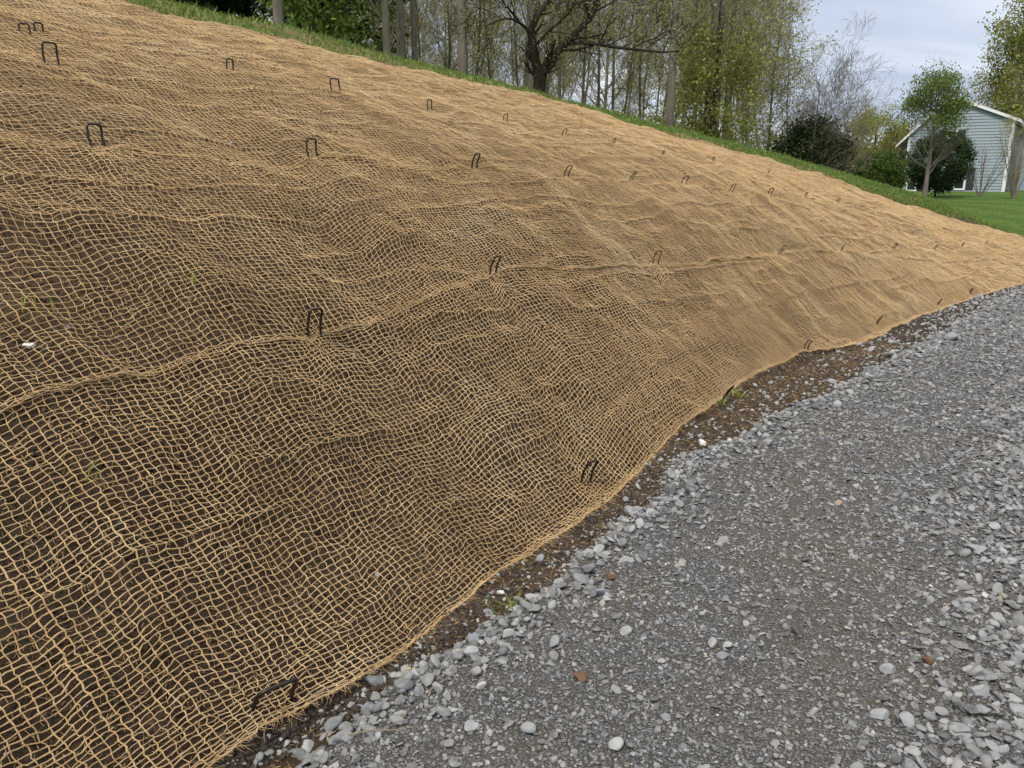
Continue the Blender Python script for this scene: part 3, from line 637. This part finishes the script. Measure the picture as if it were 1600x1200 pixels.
# ------------------------------------------------------------------ trees
def grow(seed, height, r0, n1=14, n2=6, n3=5, start=.3, up=.75, spread=.42, fork=None, wob=.03, taper=.75, sub=.5, lean=0., n4=0, rbf=1.):
    """returns dict: trunk arrays, branch arrays, twig arrays, tip points"""
    rg = np.random.default_rng(seed); M = 7; tl = np.linspace(0, 1, M)
    def path(p0, d, L, wobble, curl=0.):
        d = d / np.linalg.norm(d); P = [p0]; dd = d.copy()
        for i in range(M - 1):
            dd = dd + rg.normal(0, wobble, 3) + np.array([0, 0, curl]); dd /= np.linalg.norm(dd); P.append(P[-1] + dd * L / (M - 1))
        return np.array(P)
    def at(P, t):
        f = t * (M - 1); i = min(int(f), M - 2); return P[i] + (P[i + 1] - P[i]) * (f - i), P[i + 1] - P[i]
    trunks = []; lv = [[], [], [], []]
    if fork: trunks = [(np.array(p, float), np.array(r_, float)) for p, r_ in fork]
    else:
        P = path(np.zeros(3), np.array([lean, 0, 1.]), height, wob); P[0, 2] -= .3
        trunks = [(P, r0 * (1 - taper * tl) * np.where(tl == 0, 1.25, 1))]
    prev = trunks
    for li, (n_, L0) in enumerate([(n1, height * spread), (n2, height * spread * sub), (n3, height * spread * sub * .5), (n4, height * spread * sub * .28)]):
        cur = []
        if not n_: break
        for P, rr2 in prev:
            Lp = np.linalg.norm(P[-1] - P[0])
            for k in range(n_):
                t = (start if li == 0 else .15) + (1 - (start if li == 0 else .15)) * (k + rg.random()) / n_; t = min(t, .99)
                p, d = at(P, t); d = d / (np.linalg.norm(d) + 1e-9); th = rg.uniform(0, 6.283)
                side = np.cross(d, [math.cos(th), math.sin(th), .2]); side /= np.linalg.norm(side) + 1e-9
                nd = d * up * rg.uniform(.6, 1.2) + side * rg.uniform(.6, 1.1)
                L = L0 * rg.uniform(.55, 1.1) * (1 - .45 * t if li == 0 else 1 - .3 * t)
                rb = max(np.interp(t, tl, rr2) * rg.uniform(.32, .55) * (rbf if li == 0 else 1), .0035)
                Q = path(p, nd, L, .13, .04); cur.append((Q, rb * (1 - .72 * tl)))
        lv[li] = cur; prev = cur
    return trunks, lv
def tree_meshes(name, G, sides=(9, 5, 4, 3, 3), leaf=None, leafn=3, leafs=.05, minr=.004, seed=1, keep=None, drop=.05, flat=1.0):
    trunks, lv = G
    def tb(L, s):
        P = np.array([p for p, r_ in L]); r2 = np.maximum(np.array([r_ for p, r_ in L]), minr); return tubes(P, r2, s)
    tm = merge([tb([t], sides[0]) for t in trunks]); tme = mesh_np(name + '_trunk', *tm)
    parts = [tb(l, s) for l, s in zip(lv, sides[1:]) if l]
    bme = mesh_np(name + '_branches', *merge(parts)) if parts else None
    lme = None
    if leaf:
        rg = np.random.default_rng(seed); last = [l for l in lv if l][-1]; P = np.array([p for p, r_ in last])
        if keep is not None: P = P[rg.random(len(P)) < keep]
        pts = np.concatenate([P[:, 2 + (k % 5)] + rg.normal(0, drop, (len(P), 3)) for k in range(leafn)])
        lme = leaf_mesh(name + '_leaves', pts, leafs, rg, flat)
    return tme, bme, lme
def leaf_mesh(name, pts, s, rg, flat=1.0):
    n = len(pts); q1 = rg.normal(0, 1, (n, 3)); q1 /= np.linalg.norm(q1, axis=1)[:, None]; q2 = np.cross(q1, rg.normal(0, 1, (n, 3))); q2 /= np.linalg.norm(q2, axis=1)[:, None]
    sz = (s * rg.uniform(.6, 1.4, n))[:, None]; V = np.stack([pts - q1 * sz, pts + q2 * sz * .5, pts + q1 * sz, pts - q2 * sz * .5], 1)
    return mesh_np(name, V.reshape(-1, 3), (np.arange(n) * 4)[:, None] + np.arange(4), False)
def plant(name, meshes, mats, u, D, label, cat='tree', s=1.0, rz=None, group=None, kind=None, xy=None, zoff=0., crown='crown'):
    if xy is None:
        x = (u - 800) / F * D / 1.035; y = D
    else: x, y = xy
    e_ = bpy.data.objects.new(name, None); COL.objects.link(e_); e_.location = (x, y, zat(x, y) + zoff)
    e_.scale = (s, s, s); e_.rotation_euler = (0, 0, rz if rz is not None else rng.uniform(0, 6.28)); e_['label'] = label; e_['category'] = cat
    if group:
        e_['group'] = group; e_.rotation_euler[0] = float(tilt.normal(0, .05)); e_.rotation_euler[1] = float(tilt.normal(0, .05))
    for nm, me, mt in zip(('trunk', 'branches', crown), meshes, mats):
        if me is not None: obj(nm, me, mt, e_)
    return e_
# prototypes
tilt = np.random.default_rng(77)
PT = {}
for k in range(2): PT['budding%d' % k] = tree_meshes('budding', grow(95 + k, 9, .09, 18, 6, 6, .12, .9, .34, wob=.03, n4=1), leaf=True, leafn=5, leafs=.055, seed=k, drop=.18)
for k in range(4): PT['thin%d' % k] = tree_meshes('thin', grow(50 + k, 10, .06, 16, 6, 5, .08, 1.0, .30, wob=.06, n4=2), leaf=True, leafn=7, leafs=.036, seed=k, keep=.85, drop=.12)
for k in range(2): PT['bare%d' % k] = tree_meshes('bare', grow(60 + k, 9, .10, 16, 7, 6, .13, 1.0, .74, wob=.03, sub=.45, n4=3), minr=.008)
for k in range(2): PT['tall%d' % k] = tree_meshes('tall', grow(70 + k, 13, .09, 26, 6, 5, .14, .9, .2, wob=.03, rbf=.5), leaf=True, leafn=6, leafs=.03, seed=k, keep=.6, drop=.12)
for k in range(2): PT['leafy%d' % k] = tree_meshes('leafy', grow(80 + k, 9, .13, 18, 7, 6, .12, .7, .36, wob=.03), leaf=True, leafn=22, leafs=.09, seed=k, drop=.2)
for k in range(2): PT['fresh%d' % k] = tree_meshes('fresh', grow(90 + k, 9, .12, 18, 6, 6, .16, .8, .38, wob=.03), leaf=True, leafn=22, leafs=.085, seed=k, drop=.28)
def th_mats(leaf=M_BUD, b=M_BARK): return (b, M_TWIG, leaf)
THIN = 'slender grey trunk with sparse yellow buds in the thicket behind the crest'
G_THIN = 'slender budding trees in the wood behind the bank'
# prominent single trees: (proto, u, D, scale, mats, label)
LT = [
 ('tall0', 455, 15, 1.0, th_mats(M_LEAF), 'pale straight trunk standing before the dark evergreens, upper left'),
 ('tall1', 614, 17, .95, th_mats(), 'left one of three straight grey trunks beside the leafy green trees'),
 ('tall0', 632, 17.5, 1.0, th_mats(), 'middle one of three straight grey trunks beside the leafy green trees'),
 ('tall1', 655, 18, .8, th_mats(), 'right one of three straight grey trunks, slightly thinner'),
 ('tall1', 727, 17, 1.15, th_mats(b=M_BARK), 'thick grey trunk left of the dark forked tree'),
 ('tall0', 825, 20, 1.3, th_mats(b=M_BARKL), 'pale thick trunk just behind the dark forked tree'),
 ('tall1', 1041, 19, 1.1, th_mats(), 'tall grey trunk right of the long dark limb'),
 ('tall0', 1098, 21, 1.25, th_mats(), 'left one of twin tall trunks rising from the olive green tree'),
 ('tall1', 1112, 21.3, 1.1, th_mats(), 'right one of twin tall trunks rising from the olive green tree'),
 ('thin2', 1128, 22, 1.1, th_mats(), 'slim trunk leaning right beside the twin trunks'),
 ('budding0', 1195, 30, .72, th_mats(M_OLIVE), 'yellow-green budding tree at the right end of the wood'),
 ('budding1', 1165, 33, .85, th_mats(M_OLIVE), 'taller olive budding tree behind the twin trunks'),
 ('thin0', 1228, 30, .62, th_mats(), 'slim budding tree at the sky edge of the wood'),
 ('bare0', 1268, 26, .44, (M_BARK, M_TWIG, None), 'bare spreading tree, left one of the leafless pair against the sky'),
 ('bare1', 1300, 27, .38, (M_BARK, M_TWIG, None), 'bare spreading tree, right one of the leafless pair against the sky'),
 ('budding0', 1338, 50, .55, (M_BARK, M_TWIG, M_BUD), 'brownish thin tree between the dark bush and the far green tree'),
 ('fresh1', 1548, 80, 1.35, th_mats(M_OLIVE), 'tall yellow-green tree rising behind the house roof'),
 ('fresh0', 1612, 76, 1.75, th_mats(M_OLIVE), 'big yellow-green tree at the right frame edge beside the house'),
 ('thin3', 1590, 44, .7, th_mats(b=M_BARK), 'thin grey tree before the side wall of the house'),
]
for pr, u, D, s, mt, lb in LT: plant('deciduous_tree', PT[pr], mt, u, D, lb, s=s)
for i, (u, D, s) in enumerate([(290,22,1.0),(345,20,1.1),(400,23,1.2),(505,20,1.0),(548,21,.95),(240,21,1.1)]):
    plant('leafy_tree', PT['leafy%d' % (i % 2)], (M_BARKD, M_BARKD, M_LEAF if i in (3, 4) else M_PINE), u, D,
          ['dark leafy tree, second from the left above the crest','dark leafy tree left of the pale straight trunk','dark dense tree behind the pale straight trunk','bright green leafy tree right of the pale straight trunk','lower bright green tree before the sky gap','dark leafy tree at the upper left end of the crest'][i], s=s)
# understory of thin trees, two depths
rt = np.random.default_rng(5); G_FAR = 'dimmer bare trees deep in the wood'
MARKS = [(-1e9, 'left of the three grey trunks'), (640, 'between the three grey trunks and the thick trunk'), (727, 'between the thick trunk and the forked tree'), (843, 'under the long dark limb'), (1041, 'around the twin tall trunks'), (1130, 'near the right end of the wood')]
def zone_labels(us_, head):
    z_ = [max(i for i, m in enumerate(MARKS) if u >= m[0]) for u in us_]; out = {}
    for zi in set(z_):
        ids = sorted([i for i in range(len(us_)) if z_[i] == zi], key=lambda i: us_[i])
        for k, i in enumerate(ids): out[i] = '%s, %s from left %s' % (head, ordn[min(k, 9)], MARKS[zi][1])
    return out
us = np.linspace(575, 1150, 24) + rt.uniform(-9, 9, 24)
ZL = zone_labels(us, 'slender budding tree')
for i, u in enumerate(us):
    plant('thin_tree', PT['thin%d' % (i % 4)], th_mats(M_BUD, M_BARK), u, rt.uniform(24, 32), ZL[i], s=rt.uniform(.6, .95), group=G_THIN)
us = np.linspace(430, 1190, 28) + rt.uniform(-10, 10, 28)
ZL = zone_labels(us, 'dim distant tree')
for i, u in enumerate(us):
    pr = ['thin1', 'thin3', 'bare0', 'thin0'][i % 4]
    plant('thin_tree', PT[pr], (M_BARKL if i % 2 else M_BARK, M_TWIG, M_BUD), u, rt.uniform(36, 55), ZL[i], s=rt.uniform(.9, 1.25), group=G_FAR)
# olive green conifer-like tree around the twin trunks
def blob_pts(n, cx, cz, rx, rz, seed, clumps=60, cs=.22):
    rg = np.random.default_rng(seed); d = rg.normal(0, 1, (clumps, 3)); d /= np.linalg.norm(d, axis=1)[:, None]; rr3 = rg.uniform(.45, 1.0, clumps) ** .6
    c = d * rr3[:, None] * np.array([rx, rx, rz]) + np.array([0, 0, cz]); c = c[c[:, 2] > .1]
    k = rg.integers(0, len(c), n); return c[k] + rg.normal(0, cs, (n, 3)) * np.array([1, 1, .8])
def bush(label, u, D, rx, rz, cz, mat, seed, n=9000, leaf=.06, clumps=70, cs=.2, stem=.09, cat='bush', name='evergreen_bush'):
    lm = leaf_mesh(name, blob_pts(n, 0, cz, rx, rz, seed, clumps, cs), leaf, np.random.default_rng(seed))
    G = grow(seed, cz + rz * .8, stem, 10, 5, 0, .1, .8, min(.5, rx / (cz + rz)), wob=.05)
    a_, b_, _ = tree_meshes(name, G)
    return plant(name, (a_, b_, lm), (M_BARKD, M_BARKD, mat), u, D, label, cat, crown='foliage')
bush('olive green bushy tree in front of the twin tall trunks', 1112, 20.5, .95, 1.75, 2.35, M_OLIVE, 401, 9000, .04, 60, .2, name='bushy_tree', cat='tree')
bush('dark evergreen shrub mass at the foot of the bare trees', 1262, 27, 1.15, 1.05, 2.0, M_PINE, 402, 16000, .05, 110, .2)
bush('rounded dark green clipped bush left of the house', 1371, 38, 1.3, 1.12, 1.25, M_BOX, 403, 30000, .042, 460, .10, stem=.02)
bush('round yellow-green tree left of the house, far off', 1362, 60, 2.3, 2.1, 3.7, M_OLIVE, 413, 11000, .075, 90, .3, stem=.12, cat='tree', name='rounded_tree')
bush('yellowish tree half hidden behind the house wing', 1398, 68, 1.7, 1.8, 3.0, M_OLIVE, 414, 6000, .08, 60, .3, stem=.12, cat='tree', name='rounded_tree')
bush('rounded dark evergreen before the house window, behind the bare tree', 1464, 47, 1.85, 1.75, 2.0, M_PINE, 404, 30000, .055, 420, .14, stem=.05)
bush('small yellow shrub at the foot of the twin trunks', 1105, 17.0, .16, .32, .3, M_WEED, 405, 700, .025, 14, .06, stem=.02)
bush('low brushy shrub under the trees right of the forked tree', 985, 22, 1.6, .6, .5, M_OLIVE, 406, 5000, .05, 60, .25)
bush('low green brush where the wood thins towards the bare trees', 1180, 25, 1.3, .7, .6, M_LEAF, 407, 5000, .05, 60, .25)
bush('bright green leafy sapling right of the pale straight trunk', 512, 17.5, .85, 1.7, 2.2, M_LEAF, 411, 3000, .055, 45, .2, name='leafy_sapling', cat='tree')
bush('bright green leafy sapling nearest the three grey trunks', 575, 18, .75, 1.6, 2.5, M_LEAF, 412, 1900, .055, 34, .22, name='leafy_sapling', cat='tree')
# half leafy tree in front of the house
gt = grow(420, 4.9, .13, 18, 6, 5, .24, 1.0, .55, wob=.03, n4=2)
tm = tree_meshes('house_tree', gt); rg = np.random.default_rng(421)
lp = np.concatenate([blob_pts(7500, 0, 5.15, 1.35, 1.4, 422, 40, .30), blob_pts(1500, 0, 4.4, 1.7, 1.1, 423, 22, .22)]); lp[:, 0] += .0
plant('lawn_tree', (tm[0], tm[1], leaf_mesh('house_tree_leaves', lp, .06, rg)), (M_BARK, M_BARK, M_LEAF), 1448, 42, 'pale branching lawn tree with a green top, in front of the house', rz=0)
# bare multi-stem shrubs by the house
for u, D, s, lb in [(1535, 46, 1.0, 'bare many-stemmed shrub against the blue siding'), (1588, 43, 1.2, 'bare brown shrub at the right frame edge before the house')]:
    fk = []
    rg = np.random.default_rng(u)
    for k in range(9):
        dx, dy = rg.normal(0, .22, 2); P = np.array([(dx * .15 + dx * t * 2.6 * (1 + .2 * t), dy * t * 2.6, t * 2.7) for t in np.linspace(0, 1, 7)]); fk.append((P, .03 * (1 - .7 * np.linspace(0, 1, 7))))
    tm = tree_meshes('bare_shrub', grow(u, 2.6, .03, 6, 4, 0, .2, 1.2, .3, fork=fk), minr=.006)
    plant('bare_shrub', tm, (M_BARK, M_TWIG, None), u, D, lb, 'shrub', s=s, rz=0)
# the dark forked tree: limbs traced at their real distance
D0 = 16.5
def at_px(pts, base):   # pixel outline of a limb -> local 3-D, with its own depth drift
    o = []
    for u, v, dy in pts:
        r = ray(u, v); t = (D0 + dy) / r[1]; o.append(r * t + np.array([0, 0, H]) - base)
    o = np.array(o); s_ = np.linspace(0, len(o) - 1, 7)
    return np.stack([np.interp(s_, np.arange(len(o)), o[:, k]) for k in range(3)], -1)
r = ray(843, 160); base = np.array([r[0] * D0 / r[1], D0, 0]); base[2] = zat(base[0], base[1])
def rad(px0, px1): return np.linspace(px0, px1, 7) / 2 * D0 / F
FK = [(at_px([(843,190,0),(843,160,0),(842,140,0),(845,118,0),(846,105,0)], base), rad(22, 17)),
      (at_px([(842,125,0),(837,95,-.1),(833,75,-.2),(828,55,-.3),(832,35,-.3),(845,18,-.2),(856,0,0),(866,-20,.2)], base), rad(15, 6)),
      (at_px([(845,122,0),(852,100,.1),(866,84,.2),(885,68,.3),(903,48,.3),(920,35,.4),(928,15,.5),(936,-5,.6),(942,-30,.7)], base), rad(14, 6)),
      (at_px([(885,68,.3),(905,66,.2),(925,68,0),(955,73,-.2),(985,77,-.3),(1010,79,-.4),(1040,82,-.4),(1062,80,-.5)], base), rad(6.5, 2)),
      (at_px([(828,52,-.3),(818,40,-.4),(808,33,-.6),(795,27,-.8),(778,32,-1.),(760,40,-1.2)], base), rad(5, 1.5)),
      (at_px([(812,35,-.5),(802,22,-.6),(790,8,-.7),(780,-8,-.8)], base), rad(4, 2)),
      (at_px([(836,72,-.2),(850,56,0),(870,38,.1),(888,22,.2),(900,5,.2)], base), rad(5, 2)),
      (at_px([(926,20,.5),(945,10,.6),(962,0,.7),(980,-12,.8)], base), rad(3.5, 1.5)),
      (at_px([(920,35,.4),(918,18,.3),(912,0,.2),(905,-20,.2)], base), rad(4, 2)),
      (at_px([(985,77,-.3),(1005,66,-.3),(1022,60,-.3),(1040,50,-.2)], base), rad(2.5, 1))]
gt = grow(500, 4.2, .1, 7, 5, 4, .3, .9, .28, fork=FK)
gt[1][0][:] = [b_ for b_ in gt[1][0] if b_[0][0][2] > .9]
tm = tree_meshes('forked_tree', gt, leaf=True, leafn=5, leafs=.018, seed=5, keep=.7, drop=.10, sides=(10, 5, 4, 3, 3))
ft = plant('forked_tree', tm, (M_BARKD, M_BARKD, M_BUD), 0, 0, 'dark forked tree with a long horizontal limb, standing behind the crest', xy=(base[0], base[1]), rz=0)
ft.location = tuple(base)
# far woods closing the view round the place
pts = []
rg = np.random.default_rng(600)
for k in range(420):
    az = rg.uniform(-1.2, 1.5); D = rg.uniform(95, 130); x, y = D * math.sin(az), D * math.cos(az); hgt = rg.uniform(4, 7.5) if az > .1 else rg.uniform(6, 9)
    m = 160; pts.append(np.stack([x + rg.normal(0, 2.0, m), y + rg.normal(0, 2.0, m), 0 + rg.uniform(.1, hgt, m)], -1))
pts = np.concatenate(pts)
obj('distant_woods', leaf_mesh('distant_woods', pts, .42, rg), M_OLIVE, kind='stuff', label='far line of budding woods behind the lawn', category='woods')

# ------------------------------------------------------------------ the house
def P3(u, v, y):
    r = ray(u, v); t = y / r[1]; return r * t + np.array([0, 0, H])
pr_ = P3(1568, 301, 54.); pl_ = P3(1411, 290, 57.5)
hz = .25
ex = np.array([pr_[0] - pl_[0], pr_[1] - pl_[1], 0]); WL = np.linalg.norm(ex); ex /= WL; ey = np.array([ex[1], -ex[0], 0])
if ey[1] < 0: ey = -ey                               # body extends to the right/back
zR = P3(1568, 187, 54.)[2] - hz; zL = P3(1411, 212, 57.5)[2] - hz
# peak: intersection of the ray at u=1487 with the gable plane
r = ray(1487, 152); o2 = pl_[:2]; nrm = np.array([ey[0], ey[1]]); t = (o2 @ nrm) / (r[:2] @ nrm); pk = r * t + np.array([0, 0, H]); sP = (pk[:2] - o2) @ ex[:2]; zP = pk[2] - hz
print('house', WL, zR, zL, sP, zP, pl_, pr_)
Mh = np.stack([ex, ey, np.array([0, 0, 1.])]); org = np.array([pl_[0], pl_[1], hz])
def hobj(name, VQ, mat, parent, smooth=False): return obj(name, mesh_np(name, VQ[0] @ Mh, VQ[1], smooth), mat, parent)
house = bpy.data.objects.new('house', None); COL.objects.link(house); house.location = tuple(org)
house['label'] = 'pale blue two-storey house with a white-trimmed gable, beyond the lawn'; house['category'] = 'house'
DEP = 11.0
def roofz(s): return zL + (zP - zL) * s / sP if s < sP else zR + (zP - zR) * (WL - s) / (WL - sP)
# gable wall of lap siding: sawtooth courses clipped to the gable line
parts = []; ch = .2; k = 0
zc = -.6
while zc < zP - .05:
    z0, z1 = zc, min(zc + ch, zP - .02)
    def span(z):
        if z <= min(zL, zR): return 0., WL
        s0 = 0. if z < zL else sP * (z - zL) / (zP - zL); s1 = WL if z < zR else WL - (WL - sP) * (z - zR) / (zP - zR); return s0, s1
    a0, a1 = span(z0); b0, b1 = span(z1)
    V = np.array([(a0, -.042, z0), (a1, -.042, z0), (b1, -.002, z1), (b0, -.002, z1), (a0, .05, z0), (a1, .05, z0), (b1, .05, z1), (b0, .05, z1)], float)
    Q = np.array([(0, 1, 2, 3), (4, 7, 6, 5), (0, 4, 5, 1), (3, 2, 6, 7), (0, 3, 7, 4), (1, 5, 6, 2)]); parts.append((V, Q)); zc += ch
# side wall at the right corner, courses along depth
zc = -.6
while zc < zR:
    z1 = min(zc + ch, zR)
    V = np.array([(WL + .022, .06, zc), (WL + .022, DEP, zc), (WL + .002, DEP, z1), (WL + .002, .06, z1), (WL - .08, .06, zc), (WL - .08, DEP, zc), (WL - .08, DEP, z1), (WL - .08, .06, z1)], float)
    parts.append((V, np.array([(0, 1, 2, 3), (4, 7, 6, 5), (0, 4, 5, 1), (3, 2, 6, 7), (0, 3, 7, 4), (1, 5, 6, 2)]))); zc += ch
parts.append(box(.0, .1, .06, DEP, -.6, zL)); parts.append(box(.1, WL - .1, DEP - .1, DEP, -.6, min(zL, zR)))
hobj('wall', merge(parts), M_SIDING, house)
# roof slabs
def slab(s0, z0, s1, z1, y0, y1, th=.14):
    V = np.array([(s0, y0, z0), (s1, y0, z1), (s1, y1, z1), (s0, y1, z0), (s0, y0, z0 + th), (s1, y0, z1 + th), (s1, y1, z1 + th), (s0, y1, z0 + th)], float)
    return V, np.array([(0, 1, 2, 3), (4, 7, 6, 5), (0, 4, 5, 1), (3, 2, 6, 7), (0, 3, 7, 4), (1, 5, 6, 2)])
eL = -.75; eR = WL + .35; zeL = zL + (zP - zL) / sP * eL; zeR = zR - (zP - zR) / (WL - sP) * .35
hobj('roof', merge([slab(eL, zeL + .03, sP, zP + .03, -.22, DEP + .3), slab(sP, zP + .03, eR, zeR + .03, -.22, DEP + .3)]), M_ROOF, house)
hobj('rake_board', slab(eL - .02, zeL - .05, sP, zP - .05, -.27, -.225, .19), M_WHITE, house)
hobj('rake_board', slab(sP, zP - .05, eR + .02, zeR - .05, -.27, -.225, .19), M_WHITE, house)
hobj('gutter', merge([box(eR - .02, eR + .1, -.2, DEP, zeR - .1, zeR + .05)]), M_WHITE, house)
hobj('corner_board', box(-.03, .12, -.08, -.046, -.55, zL - .1), M_WHITE, house)
hobj('corner_board', merge([box(WL - .14, WL + .045, -.08, -.046, -.55, zR - .02), box(WL + .024, WL + .045, -.02, .14, -.55, zR - .1)]), M_WHITE, house)
def plane_pt(u, v):
    r = ray(u, v); t = (o2 @ nrm) / (r[:2] @ nrm); p = r * t + np.array([0, 0, H]); return float((p[:2] - o2) @ ex[:2]), float(p[2] - hz)
def window(u0, u1, v0, v1, shut=True):
    s0, _ = plane_pt(u0, v0); s1, _ = plane_pt(u1, v0); z1 = plane_pt((u0 + u1) / 2, v0)[1]; z0 = plane_pt((u0 + u1) / 2, v1)[1]; f = .11
    w = hobj('window', merge([box(s0, s1, -.075, -.03, z1 - f, z1), box(s0, s1, -.095, -.03, z0, z0 + f), box(s0, s0 + f, -.075, -.03, z0 + f, z1 - f), box(s1 - f, s1, -.075, -.03, z0 + f, z1 - f),
              box(s0 + f, s1 - f, -.066, -.03, (z0 + z1) / 2 - .04, (z0 + z1) / 2 + .04)]), M_WHITE, house)
    hobj('pane', box(s0 + f, s1 - f, -.045, -.028, z0 + f, z1 - f), M_GLASS, w)
    if shut:
        for q0, q1 in ((s0 - .5, s0 - .04), (s1 + .04, s1 + .5)):
            ps = [box(q0, q0 + .06, -.06, -.025, z0, z1), box(q1 - .06, q1, -.06, -.025, z0, z1)]; zz = z0
            while zz < z1 - .05: ps.append(box(q0 + .06, q1 - .06, -.05, -.025, zz, zz + .07)); zz += .085
            hobj('shutter', merge(ps), M_SHUT, house)
window(1419, 1436, 262, 299); window(1493, 1512, 262, 297); window(1481, 1497, 203, 229); 
# low wing at the left rear
wing = merge([box(-2.4, -.02, 3.2, 8, -.6, 2.0)])
hobj('wing_wall', wing, M_SIDING, house)
hobj('wing_roof', slab(-2.7, 2.0, -.02, 3.1, 2.9, 8.3), M_ROOF, house); hobj('wing_fascia', slab(-2.72, 1.86, -.04, 2.96, 2.84, 2.895, .3), M_WHITE, house)

hobj('annex_wall', box(WL + .0, WL + 5.5, 3.5, 9, -.6, zR - .9), M_SIDING, house)
hobj('annex_roof', slab(WL - .05, zR - .88, WL + 5.9, zR - .88, 3.2, 9.3, .2), M_ROOF, house)
